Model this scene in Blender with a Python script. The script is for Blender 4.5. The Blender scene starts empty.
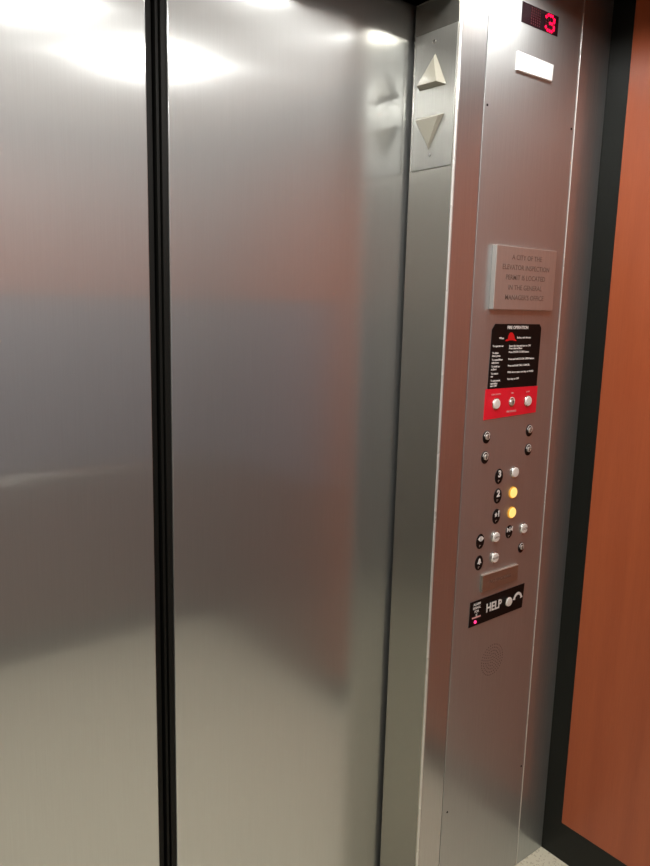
import bpy, bmesh, math, random
from mathutils import Vector, Matrix
random.seed(7)
SC = bpy.context.scene
COL = SC.collection

# ------------------------------------------------------------------ sizes (metres)
H = 1.5                 # camera height
XJ = 1.121              # right jamb face of the door opening
YC = 1.0363             # front face of the front return
YJ = 1.1626             # rear edge of the jamb
YD = 1.1726             # face of the door panels
XW = 1.6334             # right wall
XL = -0.54              # left wall
YB = -0.640             # back wall
ZC = H + 0.665          # underside of the dropped ceiling panel
ZU = H + 0.95           # upper closure behind it
GAP = .08              # open joint around the dropped ceiling
CX = (XW + XL) / 2
XJL = 2 * CX - XJ       # left jamb

# ------------------------------------------------------------------ helpers
def mesh_obj(name, bm, mat, parent=None, bevel=0, seg=2, smooth=False, kind=None):
    me = bpy.data.meshes.new(name)
    bm.normal_update()
    bm.to_mesh(me); bm.free()
    mats = mat if isinstance(mat, (list, tuple)) else [mat]
    for m in mats: me.materials.append(m)
    o = bpy.data.objects.new(name, me); COL.objects.link(o)
    if parent is not None: o.parent = parent
    if smooth or bevel:
        for p in me.polygons: p.use_smooth = True
    if bevel:
        b = o.modifiers.new('bevel', 'BEVEL'); b.width = bevel; b.segments = seg
        b.limit_method = 'ANGLE'; b.angle_limit = math.radians(40); b.harden_normals = True
    elif smooth:
        try:
            me.set_sharp_from_angle(angle=math.radians(35))
        except Exception: pass
    if kind: o['kind'] = kind
    return o

def empty(name, loc=(0, 0, 0)):
    o = bpy.data.objects.new(name, None); COL.objects.link(o)
    o.empty_display_size = .05
    return o

def tag(o, label=None, cat=None, group=None):
    if label: o['label'] = label
    if cat: o['category'] = cat
    if group: o['group'] = group
    return o

def box(bm, x0, x1, y0, y1, z0, z1, mi=0):
    v = [bm.verts.new(p) for p in ((x0,y0,z0),(x1,y0,z0),(x1,y1,z0),(x0,y1,z0),(x0,y0,z1),(x1,y0,z1),(x1,y1,z1),(x0,y1,z1))]
    for f in ((0,3,2,1),(4,5,6,7),(0,1,5,4),(1,2,6,5),(2,3,7,6),(3,0,4,7)):
        bm.faces.new([v[i] for i in f]).material_index = mi
    return bm

def boxes(*bs):
    bm = bmesh.new()
    for b in bs: box(bm, *b)
    return bm

def prism(pts, d0, d1, frame, bm=None, inset=0.0, ztop=None):
    """extrude a 2D outline from depth d0 to d1; frame(u, v, d) -> xyz. inset shrinks the front outline."""
    bm = bm or bmesh.new()
    cu = sum(p[0] for p in pts)/len(pts); cv = sum(p[1] for p in pts)/len(pts)
    a = [bm.verts.new(frame(u, v, d0)) for u, v in pts]
    b = [bm.verts.new(frame(cu+(u-cu)*(1-inset), cv+(v-cv)*(1-inset), d1)) for u, v in pts]
    n = len(pts)
    for i in range(n):
        bm.faces.new((a[i], a[(i+1) % n], b[(i+1) % n], b[i]))
    bm.faces.new(b); bm.faces.new(a[::-1])
    bmesh.ops.recalc_face_normals(bm, faces=bm.faces)
    return bm

def FP(u, v, d): return (u, YC - d, H + v)          # control-panel plane: d towards the cab
def FJ(u, v, d): return (XJ - d, u, H + v)          # jamb plane

def circ(cx, cy, rx, ry=None, n=36, a0=0):
    ry = ry or rx
    return [(cx + rx*math.cos(a0+2*math.pi*i/n), cy + ry*math.sin(a0+2*math.pi*i/n)) for i in range(n)]

def lathe(profile, cx, cz, frame=FP, n=36):
    """profile: list of (radius, d) from outside in; revolve about the depth axis."""
    bm = bmesh.new(); rings = []
    for r, d in profile:
        if r <= 1e-6: rings.append([bm.verts.new(frame(cx, cz, d))])
        else: rings.append([bm.verts.new(frame(cx+r*math.cos(2*math.pi*i/n), cz+r*math.sin(2*math.pi*i/n), d)) for i in range(n)])
    for a, b in zip(rings, rings[1:]):
        for i in range(n):
            j = (i+1) % n
            if len(b) == 1: bm.faces.new((a[i], a[j], b[0]))
            elif len(a) == 1: bm.faces.new((a[0], b[j], b[i]))
            else: bm.faces.new((a[i], a[j], b[j], b[i]))
    bmesh.ops.recalc_face_normals(bm, faces=bm.faces)
    # face normals towards -Y / outward
    return bm

def text_obj(name, lines, u, v, size, mat, parent, d=0.0, depth=0.0004, align='CENTER', sx=1.0, spacing=1.0, bold=0.0, shear=0):
    cu = bpy.data.curves.new(name, 'FONT'); cu.body = lines; cu.size = size
    cu.align_x = align; cu.align_y = 'CENTER'; cu.space_line = spacing
    cu.extrude = depth/2; cu.offset = bold; cu.shear = shear; cu.resolution_u = 3
    t = bpy.data.objects.new(name+'_src', cu); COL.objects.link(t)
    bpy.context.view_layer.update()
    dg = bpy.context.evaluated_depsgraph_get()
    me = bpy.data.meshes.new_from_object(t.evaluated_get(dg))
    bpy.data.objects.remove(t, do_unlink=True); bpy.data.curves.remove(cu)
    me.transform(Matrix.Translation((u, YC-d-depth/2, H+v)) @ Matrix.Rotation(math.pi/2, 4, 'X') @ Matrix.Diagonal((sx, 1, 1, 1)))
    me.name = name; me.materials.clear(); me.materials.append(mat)
    o = bpy.data.objects.new(name, me); COL.objects.link(o); o.parent = parent
    return o

# ------------------------------------------------------------------ materials
def new_mat(name):
    m = bpy.data.materials.new(name); m.use_nodes = True
    nt = m.node_tree; b = nt.nodes['Principled BSDF']
    return m, nt, b

def simple(name, col, rough=.5, metal=0, emit=None, estr=0, coat=0, spec=.5):
    m, nt, b = new_mat(name)
    b.inputs['Base Color'].default_value = (*col, 1); b.inputs['Roughness'].default_value = rough
    b.inputs['Metallic'].default_value = metal; b.inputs['Coat Weight'].default_value = coat
    b.inputs['Specular IOR Level'].default_value = spec
    if emit:
        b.inputs['Emission Color'].default_value = (*emit, 1); b.inputs['Emission Strength'].default_value = estr
    return m

def N(nt, t, **kw):
    n = nt.nodes.new(t)
    for k, v in kw.items(): setattr(n, k, v)
    return n

def steel(name, col=(.62, .60, .57), rough=.27, aniso=.75, grain=.12, scratch=True, blotch=.06, wav=0.0, horizontal=False, haze=.22, haze_rough=.55, soft=None):
    m, nt, b = new_mat(name); L = nt.links.new
    b.inputs['Metallic'].default_value = 1
    geo = N(nt, 'ShaderNodeNewGeometry'); tc = N(nt, 'ShaderNodeTexCoord')
    # tangent across the vertical brushing
    cr = N(nt, 'ShaderNodeVectorMath', operation='CROSS_PRODUCT'); cr.inputs[1].default_value = (0, 0, 1) if not horizontal else (1, 0, .001)
    L(geo.outputs['Normal'], cr.inputs[0]); L(cr.outputs[0], b.inputs['Tangent'])
    b.inputs['Anisotropic'].default_value = aniso
    # fine vertical brush lines
    mp = N(nt, 'ShaderNodeMapping'); mp.inputs['Scale'].default_value = (700, 700, 9) if not horizontal else (9, 700, 700)
    L(tc.outputs['Object'], mp.inputs[0])
    n1 = N(nt, 'ShaderNodeTexNoise'); n1.inputs['Scale'].default_value = 1; n1.inputs['Detail'].default_value = 3
    L(mp.outputs[0], n1.inputs['Vector'])
    # smudges and wear
    n2 = N(nt, 'ShaderNodeTexNoise'); n2.inputs['Scale'].default_value = 5; n2.inputs['Detail'].default_value = 5
    L(tc.outputs['Object'], n2.inputs['Vector'])
    ma = N(nt, 'ShaderNodeMapRange'); ma.inputs['To Min'].default_value = rough-blotch; ma.inputs['To Max'].default_value = rough+blotch
    ma.inputs['From Min'].default_value = .3; ma.inputs['From Max'].default_value = .7
    L(n2.outputs['Fac'], ma.inputs['Value']); L(ma.outputs[0], b.inputs['Roughness'])
    mx = N(nt, 'ShaderNodeMix', data_type='RGBA')
    mx.inputs[6].default_value = (*[c*(1-grain) for c in col], 1); mx.inputs[7].default_value = (*[min(1, c*(1+grain)) for c in col], 1)
    L(n1.outputs['Fac'], mx.inputs[0]); L(mx.outputs[2], b.inputs['Base Color'])
    if scratch:
        # hairline arcs: thin iso-lines of a warped noise, broken up by a second one
        n3 = N(nt, 'ShaderNodeTexNoise'); n3.inputs['Scale'].default_value = 9; n3.inputs['Detail'].default_value = 0; n3.inputs['Distortion'].default_value = 1.5
        L(tc.outputs['Object'], n3.inputs['Vector'])
        s = N(nt, 'ShaderNodeMath', operation='SUBTRACT'); s.inputs[1].default_value = .5; L(n3.outputs['Fac'], s.inputs[0])
        ab = N(nt, 'ShaderNodeMath', operation='ABSOLUTE'); L(s.outputs[0], ab.inputs[0])
        lt = N(nt, 'ShaderNodeMath', operation='LESS_THAN'); lt.inputs[1].default_value = .0022; L(ab.outputs[0], lt.inputs[0])
        n4 = N(nt, 'ShaderNodeTexNoise'); n4.inputs['Scale'].default_value = 22; n4.inputs['Detail'].default_value = 1
        L(tc.outputs['Object'], n4.inputs['Vector'])
        gt = N(nt, 'ShaderNodeMath', operation='GREATER_THAN'); gt.inputs[1].default_value = .66; L(n4.outputs['Fac'], gt.inputs[0])
        mu = N(nt, 'ShaderNodeMath', operation='MULTIPLY'); L(lt.outputs[0], mu.inputs[0]); L(gt.outputs[0], mu.inputs[1])
        bu = N(nt, 'ShaderNodeBump'); bu.inputs['Strength'].default_value = .4; bu.inputs['Distance'].default_value = .0008
        L(mu.outputs[0], bu.inputs['Height']); L(bu.outputs[0], b.inputs['Normal'])
    if wav:
        # the sheet is not perfectly flat: very shallow long waves
        n5 = N(nt, 'ShaderNodeTexNoise'); n5.inputs['Scale'].default_value = 1.6; n5.inputs['Detail'].default_value = 1
        L(tc.outputs['Object'], n5.inputs['Vector'])
        b2 = N(nt, 'ShaderNodeBump'); b2.inputs['Strength'].default_value = 1; b2.inputs['Distance'].default_value = wav
        L(n5.outputs['Fac'], b2.inputs['Height'])
        if scratch: L(b2.outputs[0], bu.inputs['Normal'])
        else: L(b2.outputs[0], b.inputs['Normal'])
    # main lobe: reflections drawn out across the brushing
    g0 = N(nt, 'ShaderNodeBsdfAnisotropic'); g0.inputs['Anisotropy'].default_value = -aniso
    L(mx.outputs[2], g0.inputs['Color']); L(cr.outputs[0], g0.inputs['Tangent'])
    for l in list(nt.links):
        if l.to_socket == b.inputs['Normal']: L(l.from_socket, g0.inputs['Normal'])
    # second, wider lobe: the haze of a worn brushed sheet
    if haze:
        gl = N(nt, 'ShaderNodeBsdfAnisotropic'); gl.inputs['Roughness'].default_value = haze_rough; gl.inputs['Anisotropy'].default_value = 0
        L(mx.outputs[2], gl.inputs['Color'])
        L(ma.outputs[0], g0.inputs['Roughness'])
        ms = N(nt, 'ShaderNodeMixShader'); ms.inputs[0].default_value = haze
        out = nt.nodes['Material Output']
        
        main = g0
        if soft:
            # (share, roughness, anisotropy) of a softer second brushing lobe
            g1 = N(nt, 'ShaderNodeBsdfAnisotropic'); g1.inputs['Roughness'].default_value = soft[1]; g1.inputs['Anisotropy'].default_value = -soft[2]
            L(mx.outputs[2], g1.inputs['Color']); L(cr.outputs[0], g1.inputs['Tangent'])
            m1 = N(nt, 'ShaderNodeMixShader'); m1.inputs[0].default_value = soft[0]
            L(g0.outputs[0], m1.inputs[1]); L(g1.outputs[0], m1.inputs[2]); main = m1
        L(main.outputs[0], ms.inputs[1]); L(gl.outputs[0], ms.inputs[2]); L(ms.outputs[0], out.inputs['Surface'])
    return m

def wood(name, c1, c2, rough=.33):
    m, nt, b = new_mat(name); L = nt.links.new
    tc = N(nt, 'ShaderNodeTexCoord'); mp = N(nt, 'ShaderNodeMapping'); mp.inputs['Scale'].default_value = (13, 13, .9)
    L(tc.outputs['Object'], mp.inputs[0])
    n1 = N(nt, 'ShaderNodeTexNoise'); n1.inputs['Scale'].default_value = 1; n1.inputs['Detail'].default_value = 5; n1.inputs['Distortion'].default_value = .4
    L(mp.outputs[0], n1.inputs['Vector'])
    mp2 = N(nt, 'ShaderNodeMapping'); mp2.inputs['Scale'].default_value = (420, 420, 14); L(tc.outputs['Object'], mp2.inputs[0])
    n2 = N(nt, 'ShaderNodeTexNoise'); n2.inputs['Scale'].default_value = 1; n2.inputs['Detail'].default_value = 2; L(mp2.outputs[0], n2.inputs['Vector'])
    ad = N(nt, 'ShaderNodeMath', operation='MULTIPLY_ADD'); ad.inputs[1].default_value = .35; L(n2.outputs['Fac'], ad.inputs[0]); L(n1.outputs['Fac'], ad.inputs[2])
    r = N(nt, 'ShaderNodeMapRange'); r.inputs['From Min'].default_value = .45; r.inputs['From Max'].default_value = .97; L(ad.outputs[0], r.inputs['Value'])
    mx = N(nt, 'ShaderNodeMix', data_type='RGBA'); mx.inputs[6].default_value = (*c2, 1); mx.inputs[7].default_value = (*c1, 1)
    L(r.outputs[0], mx.inputs[0]); L(mx.outputs[2], b.inputs['Base Color'])
    b.inputs['Roughness'].default_value = rough
    return m

def stone(name):
    m, nt, b = new_mat(name); L = nt.links.new
    tc = N(nt, 'ShaderNodeTexCoord')
    n1 = N(nt, 'ShaderNodeTexVoronoi'); n1.inputs['Scale'].default_value = 260; L(tc.outputs['Object'], n1.inputs['Vector'])
    n2 = N(nt, 'ShaderNodeTexNoise'); n2.inputs['Scale'].default_value = 40; n2.inputs['Detail'].default_value = 4; L(tc.outputs['Object'], n2.inputs['Vector'])
    mx = N(nt, 'ShaderNodeMix', data_type='RGBA'); mx.inputs[6].default_value = (.90, .84, .64, 1); mx.inputs[7].default_value = (.96, .92, .74, 1)
    L(n2.outputs['Fac'], mx.inputs[0])
    sp = N(nt, 'ShaderNodeSeparateColor'); L(n1.outputs['Color'], sp.inputs[0])
    lt = N(nt, 'ShaderNodeMath', operation='LESS_THAN'); lt.inputs[1].default_value = .12; L(sp.outputs[0], lt.inputs[0])
    m2 = N(nt, 'ShaderNodeMix', data_type='RGBA'); m2.inputs[7].default_value = (.72, .66, .49, 1)
    L(lt.outputs[0], m2.inputs[0]); L(mx.outputs[2], m2.inputs[6]); L(m2.outputs[2], b.inputs['Base Color'])
    b.inputs['Roughness'].default_value = .45
    return m

M_door = steel('door_steel', (.60, .62, .62), .105, .70, grain=.05, blotch=.006, wav=.0005, haze=.38, haze_rough=.6, soft=(.6, .20, .42))
M_jamb = steel('jamb_steel', (.47, .46, .415), .26, .4, blotch=.02)
M_ret = steel('return_steel', (.56, .565, .565), .2, .4, blotch=.01, haze=.35, haze_rough=.6)
M_cop = steel('panel_steel', (.54, .56, .565), .2, .3, scratch=False, blotch=.01, haze=.8, haze_rough=.6)
M_edge = steel('edge_steel', (.86, .86, .84), .3, .1, scratch=False, haze=.7, haze_rough=.7)
M_plate = steel('plate_steel', (.44, .44, .41), .34, .5, scratch=False, blotch=.02)
M_arrow = simple('arrow_ivory', (.37, .355, .29), .4, .0, coat=.3)
M_black = simple('black_laminate', (.0085, .0098, .0078), .42, spec=.27)
M_void = simple('hoistway_dark', (.008, .008, .008), .8)
M_rub = simple('rubber', (.005, .005, .004), .6, spec=.2)
M_rub2 = simple('rubber_worn', (.006, .006, .005), .55, spec=.2)
M_wood = wood('cherry_wood', (.47, .116, .042), (.35, .078, .028), .28)
M_floor = stone('floor_stone')
M_ceil = simple('ceiling_white', (.78, .78, .76), .5)
M_sign = steel('bronze_plaque', (.62, .60, .575), .42, .2, scratch=False, blotch=.02, haze=.7, haze_rough=.65)
M_engr = simple('engraving', (.16, .11, .09), .6)
M_bp = simple('black_plate', (.006, .005, .005), .5, spec=.2)
M_white = simple('white_ink', (.95, .95, .93), .5)
M_red = simple('red_plate', (.95, .014, .040), .45)
M_redink = simple('red_ink', (.80, .01, .015), .5)
M_pink = simple('pale_ink', (.85, .45, .45), .5)
M_btn = simple('white_button', (.95, .95, .91), .35)
M_lit = simple('lit_button', (.25, .16, .04), .4, emit=(1.0, .60, .17), estr=.24)
M_litring = simple('lit_button_rim', (.3, .16, .02), .4, emit=(1.0, .42, .03), estr=.11)
M_ring = simple('chrome_ring', (.70, .69, .66), .18, 1)
M_key = simple('key_metal', (.85, .83, .78), .3, .7)
M_led = simple('red_led', (.5, 0, .02), .4, emit=(1.0, .002, .035), estr=.6)
M_ledoff = simple('led_off', (.05, .004, .006), .4)
M_pinkled = simple('magenta_led', (.5, .05, .2), .4, emit=(1.0, .03, .17), estr=.35)
M_disp = simple('display_glass', (.012, .006, .008), .18)
M_hole = simple('hole_dark', (.006, .006, .006), .9)
M_lens = simple('white_lens', (.86, .86, .84), .3, coat=.5)
M_brz = steel('bronze_tab', (.46, .40, .34), .32, .2, scratch=False, haze=.8)
M_lamp = simple('lamp_glow', (1, 1, 1), .5, emit=(1.0, .975, .93), estr=150)
M_lampdim = simple('lamp_glow_dim', (1, 1, 1), .5, emit=(1.0, .975, .93), estr=48)
M_trim = simple('lamp_trim', (.75, .75, .73), .2, 1)
M_back = wood('back_wood', (.14, .058, .042), (.10, .040, .030), .3)
M_blue = simple('slate_blue_laminate', (.14, .13, .17), .4)
M_leftp = wood('left_wall_laminate', (.20, .17, .14), (.16, .135, .11), .35)

# ------------------------------------------------------------------ the shell
T = .03
mesh_obj('floor', boxes((XL-T, XW+T, YB-T, YD+.12, -.03, 0)), M_floor, kind='structure')
mesh_obj('wall_right', boxes((XW, XW+T, YB-T, YC+.25, 0, ZU)), M_black, kind='structure')
mesh_obj('wall_left', boxes((XL-T, XL, YB-T, YC+.25, 0, ZU)), M_black, kind='structure')
mesh_obj('wall_back', boxes((XL, XW, YB-T, YB, 0, ZU)), M_black, kind='structure')
BASE = H - 1.3848
WT = .012
# panels: right wall
def wallpanel(name, b, mat, bevel=.0015):
    return mesh_obj(name, boxes(b), mat, bevel=bevel, seg=1)
YP = .30
wp = wallpanel('wood_panel', (XW-.0046, XW-.0006, YP, YC-.0573, BASE, ZU-.02), M_wood)
tag(wp, 'cherry wood wall panel on the side wall beside the control panel', 'wall panel')
# panels of the other two walls (seen mirrored in the doors)
for nm, b in (('wood_panel', (XL, XL+.004, YB+.06, YC-.0573, BASE, ZU-.02)),):
    o = wallpanel('wall_left_panel', b, M_leftp); o['kind'] = 'structure'; o.name = 'trim_2'
# back wall and the rear bay of the side wall: cherry panel above, slate blue band behind the rail, dark panel below
for nm, z0, z1, mm in (('trim_3', H+.02, ZU-.02, M_wood), ('trim_8', H-.68, H+.012, M_blue), ('trim_9', BASE, H-.688, M_back)):
    mesh_obj(nm, boxes((XL+.06, XW-.06, YB, YB+.004, z0, z1), (XW-.004, XW, YB+.06, YP-.02, z0, z1)), mm, bevel=.0015, seg=1, kind='structure')

# dropped ceiling panel with an open dark joint around it
mesh_obj('ceiling', boxes((XL+GAP, XW-.17, YB+GAP, YC-.05, ZC, ZC+.04)), M_ceil, bevel=.003, kind='structure')
mesh_obj('trim_4', boxes((XL-T, XW+T, YB-T, YC+.25, ZU, ZU+.03)), M_black, kind='structure')

# front wall: left return, header, right return strips (control panel fills the middle)
ZT = ZU
XS, XK = 1.2001, 1.5162
hd = boxes((XL, XJL, YC, YJ, 0, ZT), (XJL, XJ, YC, YJ, 2.11, ZT))
mesh_obj('wall_front', hd, M_ret, bevel=.003, kind='structure')
rs = boxes((XJ+.0046, XS-.0008, YC, YJ-.02, 0, ZT))
mesh_obj('wall_front_return', rs, M_ret, bevel=.0009, seg=3, kind='structure').name = 'trim_5'
mesh_obj('trim_6', boxes((XK+.0012, XW, YC, YC+.03, 0, ZT)), steel('return_steel_dark', (.58, .61, .62), .2, .2, scratch=False, haze=.6, haze_rough=.6, blotch=.01), bevel=.0015, kind='structure')
mesh_obj('trim_10', boxes((XJ-.0009, XJ+.0045, YC-.0009, YC+.0045, 0, ZT)), M_edge, bevel=.0026, seg=4, kind='structure')
mesh_obj('trim_7', boxes((XJ, XJ+.012, YC+.0046, YJ, 0, ZT)), M_jamb, bevel=.0015, kind='structure')
# hoistway darkness behind everything, sill
mesh_obj('wall_hoistway', boxes((XL-.1, XW+.3, YD+.12, YD+.14, -.02, ZU), (XJ+.013, XW+.3, YJ, YJ+.002, 0, ZU),), M_void, kind='structure')
mesh_obj('trim_1', boxes((XJL, XJ, YJ-.02, YD+.06, 0.0, .006)), steel('sill', (.5, .5, .48), .4, .3, scratch=False, horizontal=True), kind='structure')

# ------------------------------------------------------------------ doors
XA, XB = .5325, .5700
def door(name, x0, x1, sx0, sx1, recess, mat2):
    d = mesh_obj(name, boxes((x0, x1, YD, YD+.035, .008, 2.13)), M_door, bevel=.0022, seg=3, kind='structure')
    return d
dl = door('door_1', XJL-.08, XA, 0, 0, 0, 0)
dr = door('door_2', XB, XJ+.09, 0, 0, 0, 0)
for dd, s in ((dl, boxes((XA+.0002, XA+.015, YD+.012, YD+.035, .008, 2.13))),
              (dr, boxes((XB-.0105, XB-.0002, YD+.003, YD+.03, .008, 2.13), (XB-.018, XB-.0125, YD+.007, YD+.03, .008, 2.13), (XB-.0125, XB-.0105, YD+.012, YD+.028, .008, 2.13)))):
    s_ = mesh_obj('edge_seal', s, M_rub if dd is dl else M_rub2, dd, bevel=.001)
    tag(s_, 'black rubber seal on the meeting edge')

# ------------------------------------------------------------------ control panel
cp = empty('control_panel')
tag(cp, 'brushed steel elevator control panel with floor buttons between the door and wood wall', 'control panel')
mesh_obj('faceplate', boxes((XS+.0006, XK-.0008, YC-.0006, YC+.03, .002, ZT-.001)), M_cop, cp, bevel=.0009, seg=3)
tag(mesh_obj('edge_strip', boxes((XK-.0006, XK+.0011, YC-.0024, YC+.02, .002, ZT-.001)), M_edge, cp, bevel=.0005), 'bright polished edge')
d0 = .0006
# fixing screws
for u, v in ((1.2104, .4131), (1.5042, .414), (1.2176, -1.2004), (1.5047, -1.1936)):
    mesh_obj('screw', lathe([(.0026, d0), (.0024, d0+.0008), (.0014, d0+.001), (.0013, d0+.0002), (0, d0+.0002)], u, v, n=16), M_hole, cp)
# floor display
dsp = mesh_obj('floor_display', prism([(1.3005, .5910), (1.4257, .5910), (1.4257, .6303), (1.3005, .6303)], d0, d0+.0012, FP), M_disp, cp)
rows = ["01110", "10001", "00001", "00110", "00001", "10001", "01110"]
bm = bmesh.new(); bo = bmesh.new()
gx0, gx1, gz0, gz1 = 1.382, 1.410, .5955, .6255
for r in range(7):
    for c in range(5):
        u = gx0+(gx1-gx0)*c/4; v = gz1-(gz1-gz0)*r/6
        tgt = bm if rows[r][c] == '1' else bo
        prism(circ(u, v, .0031 if rows[r][c] == '1' else .0018, n=12), d0+.0012, d0+.0018, FP, tgt)
for r in range(7):
    for c in range(5):
        prism(circ(1.332+(gx1-gx0)*c/4, gz1-(gz1-gz0)*r/6, .0018, n=8), d0+.0012, d0+.0016, FP, bo)
tag(mesh_obj('digit', bm, M_led, dsp), 'glowing red numeral 3')
tag(mesh_obj('led_grid', bo, M_ledoff, dsp), 'unlit dark red dots')
# emergency light lens
lens = prism([(1.2915, .4955), (1.4165, .4965), (1.4185, .5315), (1.2915, .5330)], d0, d0+.0045, FP, inset=.04)
tag(mesh_obj('emergency_light', lens, M_lens, cp, bevel=.001), 'white rectangular lens')
# plaque
pq = mesh_obj('plaque', prism([(1.2545, .0040), (1.4690, .0040), (1.4690, .1395), (1.2545, .1395)], d0, .0130, FP), M_sign, cp, bevel=.0012)
tag(pq, 'raised bronze toned plaque with engraved lettering')
text_obj('lettering', "A CITY OF THE\nELEVATOR INSPECTION\nPERMIT IS LOCATED\nIN THE GENERAL\nMANAGER'S OFFICE", 1.3605, .0735, .0152, M_engr, pq, d=.0130, depth=.0003, spacing=1.42, sx=1.03, bold=.0001)

# fire instructions
ch = .010
outl = [(1.2675, -.1715), (1.4452, -.1715), (1.4466, -.036), (1.4385, -.0275), (1.2800, -.0275), (1.2700, -.040)]
fp = mesh_obj('instruction_plate', prism(outl, d0, d0+.0012, FP), M_bp, cp)
tag(fp, 'black plate of white fire operation instructions')
dt = d0+.0012
tag(text_obj('heading', "FIRE OPERATION", 1.359, -.0355, .0098, M_white, fp, d=dt, bold=.0003), 'white heading')
text_obj('lettering', "When", 1.3120, -.0590, .0066, M_white, fp, d=dt, align='RIGHT', bold=.0001)
text_obj('lettering', "flashes, exit elevator", 1.3580, -.0580, .0062, M_white, fp, d=dt, align='LEFT', sx=1.0, bold=.0001)
left = [(-.0672, "To operate car"), (-.0838, "To close"), (-.0905, "door, press"), (-.1000, "To cancel floor"), (-.1068, "selections"),
        (-.1160, "To hold car"), (-.1226, "at floor"), (-.1330, "To return"), (-.1395, "car"), (-.1500, "To automatic"), (-.1565, "operation"), (-.1625, "turn OFF")]
right = [(-.0665, "Insert fire key and turn to ON"), (-.0725, "Press desired floor"), (-.0815, "Press DOOR CLOSE button"), (-.0985, "Press and hold DOOR OPEN button"),
         (-.1145, "Press and hold CALL CANCEL"), (-.1305, "With doors open, turn key to HOLD"), (-.1470, "Turn key to OFF")]
for v, s in left: text_obj('lettering', s, 1.2745, v-.0090+(-.0672-v)*.069, .0061, M_white, fp, d=dt, align='LEFT', bold=.0001)
for v, s in right: text_obj('lettering', s, 1.3320, v-.0100+(-.0665-v)*.069, .0061, M_white, fp, d=dt, align='LEFT', bold=.0001, sx=1.03)
# red helmet symbol
hel = [(1.3165, -.0590), (1.3200, -.0555), (1.3255, -.0545), (1.3270, -.0480), (1.3290, -.0430), (1.3345, -.0395), (1.3400, -.0400), (1.3455, -.0440), (1.3485, -.0500), (1.3500, -.0545), (1.3545, -.0560), (1.3570, -.0590), (1.3500, -.0588), (1.3440, -.0572), (1.3330, -.0572), (1.3250, -.0590)]
tag(mesh_obj('helmet_symbol', prism([(a, b-.0065) for a, b in hel], dt, dt+.0004, FP), M_redink, fp), 'red fire helmet')
# red switch plate
rp = mesh_obj('red_plate', prism([(1.2598, -.2405), (1.4490, -.2355), (1.4490, -.1722), (1.2610, -.1712)], d0, d0+.0012, FP), M_red, cp)
tag(rp, 'red plate with two white buttons and a key switch')
text_obj('lettering', "FIRE SERVICE", 1.3560, -.2270, .0062, M_pink, rp, d=dt, bold=.0001)
for u, s in ((1.2975, "CALL CANCEL"), (1.3555, "FIRE"), (1.4130, "STOP")):
    text_obj('lettering', s, u, -.1845, .0050, M_pink, rp, d=dt)

def button(u, v, r, mat, parent, name, label, d=d0, mark=None, ring=.0022, rim=None):
    b = mesh_obj(name, lathe([(r+ring, d), (r+ring, d+.0022), (r+ring-.0006, d+.003), (r+.0002, d+.003), (r+.0002, d+.0006)], u, v), rim or M_ring, parent, smooth=True)
    tag(b, label)
    c = mesh_obj('button_cap', lathe([(r, d+.0006), (r, d+.0042), (r-.0008, d+.0052), (r*.5, d+.0056), (0, d+.0057)], u, v), mat, b, smooth=True)
    if mark:
        text_obj('lettering', mark, u, v, r*.62, M_engr, b, d=d+.0057, depth=.0003)
    return b
button(1.2977, -.2055, .0112, M_btn, rp, 'call_button', 'white round button, left on the red plate', dt)
button(1.4130, -.2060, .0112, M_btn, rp, 'call_button', 'white round button, right on the red plate', dt)

def key_switch(u, v, parent, d=d0, r=.0100, back=True, label='chrome key switch', words=None):
    if back:
        k = mesh_obj('key_switch', prism(circ(u-.0010, v-.0010, r*1.28, r*1.45, 30), d, d+.0008, FP), M_bp, parent)
        d += .0008
    else:
        k = mesh_obj('key_switch', prism(circ(u, v, r*1.0, r*1.0, 30), d, d+.0006, FP), M_ring, parent); d += .0006
    tag(k, label)
    mesh_obj('key_cylinder', lathe([(r*.66, d), (r*.66, d+.0028), (r*.58, d+.0036), (r*.46, d+.0036), (r*.44, d+.0022), (r*.34, d+.0022), (r*.30, d+.0034), (0, d+.0034)], u, v), M_key, k, smooth=True)
    mesh_obj('keyhole', prism([(u-.0012, v-.0045), (u+.0012, v-.0045), (u+.0014, v+.0045), (u-.0014, v+.0045)], d+.0034, d+.0038, FP), M_hole, k)
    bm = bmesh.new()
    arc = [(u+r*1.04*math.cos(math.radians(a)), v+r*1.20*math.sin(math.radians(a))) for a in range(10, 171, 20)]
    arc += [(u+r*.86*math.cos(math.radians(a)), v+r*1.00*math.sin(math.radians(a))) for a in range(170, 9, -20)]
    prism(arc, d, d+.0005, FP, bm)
    mesh_obj('ring_glint', bm, M_white, k)  # white arc painted in as the bright crescent on the chrome ring
    return k
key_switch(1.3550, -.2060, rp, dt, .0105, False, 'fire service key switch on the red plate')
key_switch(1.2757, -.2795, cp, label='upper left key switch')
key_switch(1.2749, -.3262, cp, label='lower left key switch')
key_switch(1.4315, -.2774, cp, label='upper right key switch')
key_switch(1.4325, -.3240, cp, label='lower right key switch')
key_switch(1.4335, -.5695, cp, r=.0090, label='single key switch beside the door close button')

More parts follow.
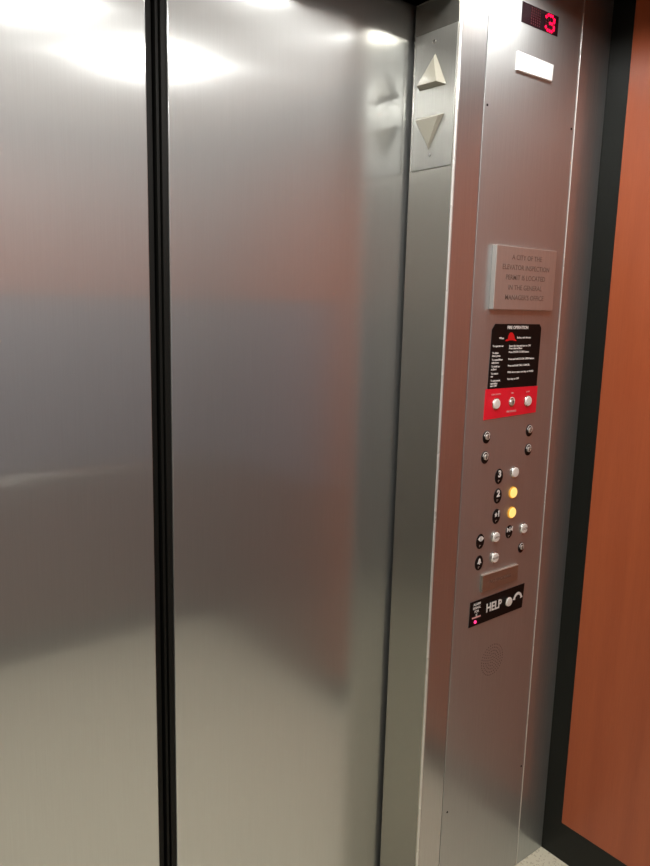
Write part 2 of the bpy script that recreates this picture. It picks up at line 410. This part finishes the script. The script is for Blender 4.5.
# floor buttons with their black tactile plates
def tactile(u, v, name, label, rx=.0140, ry=.0184):
    pts = circ(u-.0006, v-.0015, rx, ry, 36)
    o = mesh_obj(name, prism(pts, d0, d0+.0012, FP, inset=.05), M_bp, cp); tag(o, label)
    bm = bmesh.new()
    for (a, b_) in ((-.0035, -.0105), (-.0005, -.0105), (-.0035, -.0132)):
        prism(circ(u+a, v+b_, .0009, n=8), dt, dt+.0006, FP, bm)
    mesh_obj('braille_dots', bm, M_key, o)
    return o
t3 = tactile(1.3290, -.3765, 'floor_plate', 'black plate with raised 3'); tag(text_obj('numeral', '3', 1.3292, -.3725, .0215, M_white, t3, d=dt, bold=.0009, depth=.0008), 'white 3')
t2 = tactile(1.3290, -.4235, 'floor_plate', 'black plate with raised 2'); tag(text_obj('numeral', '2', 1.3292, -.4195, .0215, M_white, t2, d=dt, bold=.0009, depth=.0008), 'white 2')
t1 = tactile(1.3290, -.4730, 'floor_plate', 'black plate with star and raised 1'); tag(text_obj('numeral', '1', 1.3355, -.4690, .0195, M_white, t1, d=dt, bold=.0007, depth=.0008), 'white 1')
star = [(1.3255+(.0056 if i % 2 == 0 else .0024)*math.sin(i*math.pi/5), -.4700+(.0062 if i % 2 == 0 else .0026)*math.cos(i*math.pi/5)) for i in range(10)]
tag(mesh_obj('star_symbol', prism(star, dt, dt+.0008, FP), M_white, t1), 'white star')
button(1.3848, -.3745, .0118, M_btn, cp, 'floor_button', 'unlit white button of floor 3', mark=None)
button(1.3838, -.4240, .0122, M_lit, cp, 'floor_button', 'lit amber button of floor 2', ring=.0018, rim=M_litring)
button(1.3845, -.4735, .0122, M_lit, cp, 'floor_button', 'lit amber button of floor 1', ring=.0018, rim=M_litring)
# door open / door close / alarm
def tri(u, v, w, h, s):
    return [(u, v), (u+s*w, v+h/2), (u+s*w, v-h/2)]
def arrows(u, v, openn, parent):
    bm = bmesh.new()
    if openn:
        prism([(u-.0102, v), (u-.0030, v+.0058), (u-.0030, v-.0058)], dt, dt+.0008, FP, bm)
        prism([(u+.0102, v), (u+.0030, v+.0058), (u+.0030, v-.0058)], dt, dt+.0008, FP, bm)
    else:
        prism([(u-.0020, v), (u-.0105, v+.0060), (u-.0105, v-.0060)], dt, dt+.0008, FP, bm)
        prism([(u+.0020, v), (u+.0105, v+.0060), (u+.0105, v-.0060)], dt, dt+.0008, FP, bm)
    prism([(u-.0010, v-.0062), (u+.0010, v-.0062), (u+.0010, v+.0062), (u-.0010, v+.0062)], dt, dt+.0008, FP, bm)
    return bm
to = tactile(1.2765, -.5245, 'door_open_plate', 'black plate with door open arrows'); tag(mesh_obj('arrow_symbol', arrows(1.2768, -.5195, True, to), M_white, to), 'white outward arrows')
tcl = tactile(1.3812, -.5195, 'door_close_plate', 'black plate with door close arrows', rx=.0125, ry=.0165); tag(mesh_obj('arrow_symbol', arrows(1.3815, -.5150, False, tcl), M_white, tcl), 'white inward arrows')
ta = tactile(1.2768, -.5765, 'alarm_plate', 'black plate with white bell')
bell = [(1.2695, -.5790), (1.2722, -.5755), (1.2735, -.5690), (1.2765, -.5665), (1.2795, -.5690), (1.2808, -.5755), (1.2836, -.5790)]
bm = prism(bell, dt, dt+.0008, FP); prism(circ(1.2765, -.5803, .0018, n=10), dt, dt+.0008, FP, bm)
tag(mesh_obj('bell_symbol', bm, M_white, ta), 'white bell')
button(1.3300, -.5245, .0118, M_btn, cp, 'door_open_button', 'white door open button', mark='OPEN')
button(1.4358, -.5215, .0118, M_btn, cp, 'door_close_button', 'white door close button', mark='CLOSE')
button(1.3314, -.5755, .0118, M_btn, cp, 'alarm_button', 'white alarm button', mark='ALARM')
# small bronze plate
nb = mesh_obj('bronze_tab', prism([(1.2870, -.6520), (1.4195, -.6480), (1.4195, -.6112), (1.2870, -.6112)], d0, d0+.0060, FP), M_brz, cp, bevel=.0008)
mesh_obj('top_edge', boxes((1.2870, 1.4195, YC-.0070, YC-.0006, H-.6112, H-.6098)), simple('lip_highlight', (.92, .88, .80), .55, 1), nb)  # lighter strip stands in for ceiling light caught along the top edge
tag(nb, 'small bronze plate under the buttons')
text_obj('lettering', "NO SMOKING", 1.353, -.6315, .0125, M_engr, nb, d=d0+.0060, depth=.0002)
# help plate
hp = mesh_obj('help_plate', prism([(1.2535, -.7335), (1.4525, -.7306), (1.4565, -.6682), (1.2545, -.6719)], d0, d0+.0014, FP), M_bp, cp)
tag(hp, 'black plate with white HELP and handset symbol')
dh = d0+.0014
tag(text_obj('word', 'HELP', 1.3405, -.7000, .0300, M_white, hp, d=dh, bold=.0006, sx=.86, depth=.0008), 'white HELP')
text_obj('lettering', "ALARM\nSIGNAL\nFOR\nIS", 1.2780, -.6935, .0082, M_white, hp, d=dh, spacing=1.12, bold=.0001)
mesh_obj('indicator_bar', prism([(1.2625, -.7140), (1.2930, -.7140), (1.2930, -.7105), (1.2625, -.7105)], dh, dh+.0006, FP), M_pink, hp)
tag(mesh_obj('indicator_light', lathe([(.0042, dh), (.0040, dh+.0014), (.0022, dh+.0024), (0, dh+.0026)], 1.2745, -.7235, n=18), M_pinkled, hp, smooth=True), 'glowing magenta dot')
hb = button(1.3945, -.7010, .0112, M_btn, hp, 'help_button', 'white round help button', dh, ring=.0010)
bm = bmesh.new()
c0u, c0v = 1.4320, -.7050
arc_o = [(c0u+.0175*math.cos(math.radians(a)), c0v+.0195*math.sin(math.radians(a))) for a in range(20, 161, 10)]
arc_i = [(c0u+.0118*math.cos(math.radians(a)), c0v+.0128*math.sin(math.radians(a))) for a in range(150, 29, -10)]
hand = [(c0u+.0190, c0v+.0030)] + arc_o + [(c0u-.0190, c0v+.0030), (c0u-.0105, c0v+.0015)] + arc_i + [(c0u+.0105, c0v+.0015)]
tag(mesh_obj('handset_symbol', prism(hand, dh, dh+.0008, FP), M_white, hp), 'white telephone handset')
# speaker holes: rings of small holes
bm = bmesh.new()
cu_, cv_ = 1.350, -.842
prism(circ(cu_, cv_, .0016, n=8), d0, d0+.0002, FP, bm)
for k in range(1, 6):
    n = 7*k
    for i in range(n):
        a = 2*math.pi*i/n+k*.4
        prism(circ(cu_+.0079*k*math.cos(a), cv_+.0079*k*math.sin(a), .0015, n=8), d0-.0001, d0+.0002, FP, bm)
sp = mesh_obj('speaker_grille', bm, simple('grille_hole', (.10, .088, .078), .35), cp)
tag(sp, 'round pattern of tiny drilled holes')

# ------------------------------------------------------------------ direction lantern on the jamb
ln = empty('direction_lantern')
tag(ln, 'steel plate with two ivory arrows, up and down, on the door jamb', 'direction indicator')
mesh_obj('backplate', prism([(1.1560, .2858), (1.0415, .2858), (1.0415, .5500), (1.1560, .5500)], 0, .0026, FJ), M_plate, ln, bevel=.0007)
def arrow(pts, ridge, name, label):
    # raised wedge: outline on the plate, apex flat face tilted, thick towards the flat end
    bm = bmesh.new(); z0 = .0026
    a = [bm.verts.new(FJ(u, v, z0)) for u, v in pts]
    b = [bm.verts.new(FJ(u, v, d)) for (u, v, d) in ridge]
    for i in range(3): bm.faces.new((a[i], a[(i+1) % 3], b[(i+1) % 3], b[i]))
    bm.faces.new(b); bm.faces.new(a[::-1])
    bmesh.ops.recalc_face_normals(bm, faces=bm.faces)
    tag(mesh_obj(name, bm, M_arrow, ln, bevel=.0012), label)
arrow([(1.0985, .5075), (1.0640, .4405), (1.1390, .4425)], [(1.0990, .4980, .007), (1.0780, .4470, .018), (1.1340, .4480, .018)], 'arrow_lens', 'ivory arrow pointing up')
arrow([(1.1060, .3210), (1.0660, .3880), (1.1440, .3900)], [(1.1050, .3300, .007), (1.0740, .3830, .013), (1.1390, .3840, .013)], 'arrow_lens', 'ivory arrow pointing down')
for u, v in ((1.1030, .5290), (1.1010, .3125)):
    mesh_obj('screw', lathe([(.0038, .0026), (.0036, .0036), (.0020, .0044), (0, .0046)], u, v, FJ, 16), M_ring, ln, smooth=True)

# ------------------------------------------------------------------ handrail on the back wall
hr = empty('handrail')
tag(hr, 'polished steel handrail on the back wall, mirrored in the doors', 'handrail')
ZR = H-.700
def tube(p, q, r, n=20):
    bm = bmesh.new(); p = Vector(p); q = Vector(q); d = (q-p).normalized()
    s = d.orthogonal().normalized(); t = d.cross(s)
    A = [bm.verts.new(p+r*(s*math.cos(2*math.pi*i/n)+t*math.sin(2*math.pi*i/n))) for i in range(n)]
    B = [bm.verts.new(q+r*(s*math.cos(2*math.pi*i/n)+t*math.sin(2*math.pi*i/n))) for i in range(n)]
    for i in range(n): bm.faces.new((A[i], A[(i+1) % n], B[(i+1) % n], B[i]))
    bm.faces.new(A[::-1]); bm.faces.new(B); bmesh.ops.recalc_face_normals(bm, faces=bm.faces)
    return bm
mesh_obj('rail', tube((XL+.10, YB+.055, ZR), (XW-.10, YB+.055, ZR), .019), M_ring, hr, smooth=True)
for x in (XL+.25, CX, XW-.25):
    mesh_obj('bracket', tube((x, YB+.004, ZR), (x, YB+.037, ZR), .010), M_ring, hr, smooth=True)

# ------------------------------------------------------------------ downlights
LX = (XL+.52, CX, XW-.52)
LIGHTS = [(1.29, .915), (.95, .946), (.918, .35), (.50, .56), (0.0, .75), (.02, -.1)]  # first lamp is an unseen addition that brightens the control panel's top
place = ['nearest the control panel', 'over the middle of the doors', 'nearest the left wall']
for (x, y) in LIGHTS:
    o = empty('downlight')
    tag(o, 'round recessed ceiling downlight ' + {1.29: 'added out of view to brighten the control panel', .95: 'closest to the doors', .918: 'behind the one closest to the doors', .50: 'in the middle of the ceiling', 0.0: 'by the left end of the doors', .02: 'by the left wall'}[x], 'ceiling light', 'recessed ceiling downlights')
    def FC(u, v, d): return (u, v, ZC-d)
    mesh_obj('trim_ring', lathe([(.037, 0), (.037, .003), (.035, .004), (.029, .003), (.0275, .0005)], x, y, FC), M_trim, o, smooth=True)
    mesh_obj('lamp_face', lathe([(.027, .0004), (.027, .0008), (0, .0010)], x, y, FC), M_lampdim if x in (.95, 1.29) else M_lamp, o)

# ------------------------------------------------------------------ camera
yaw, pitch, roll, F_ = 0.6648, 0.1731, 0.0248, 720.71
Fv = Vector((math.sin(yaw)*math.cos(pitch), math.cos(yaw)*math.cos(pitch), -math.sin(pitch)))
Rv = Vector((math.cos(yaw), -math.sin(yaw), 0)); Uv = Rv.cross(Fv)
R2 = Rv*math.cos(roll)+Uv*math.sin(roll); U2 = -Rv*math.sin(roll)+Uv*math.cos(roll)
cam = bpy.data.cameras.new('camera'); co = bpy.data.objects.new('camera', cam); COL.objects.link(co)
mw = Matrix((R2, U2, -Fv)).transposed().to_4x4(); mw.translation = (0, 0, H)
co.matrix_world = mw
cam.sensor_fit = 'HORIZONTAL'; cam.sensor_width = 36; cam.lens = F_/650*36; cam.clip_start = .02
SC.camera = co

w = bpy.data.worlds.new('world'); SC.world = w; w.use_nodes = True
w.node_tree.nodes['Background'].inputs[0].default_value = (.02, .02, .02, 1)
SC.view_settings.view_transform = 'Standard'; SC.view_settings.look = 'None'
SC.view_settings.gamma = 1; SC.view_settings.exposure = 2.42
SC.view_settings.use_curve_mapping = False
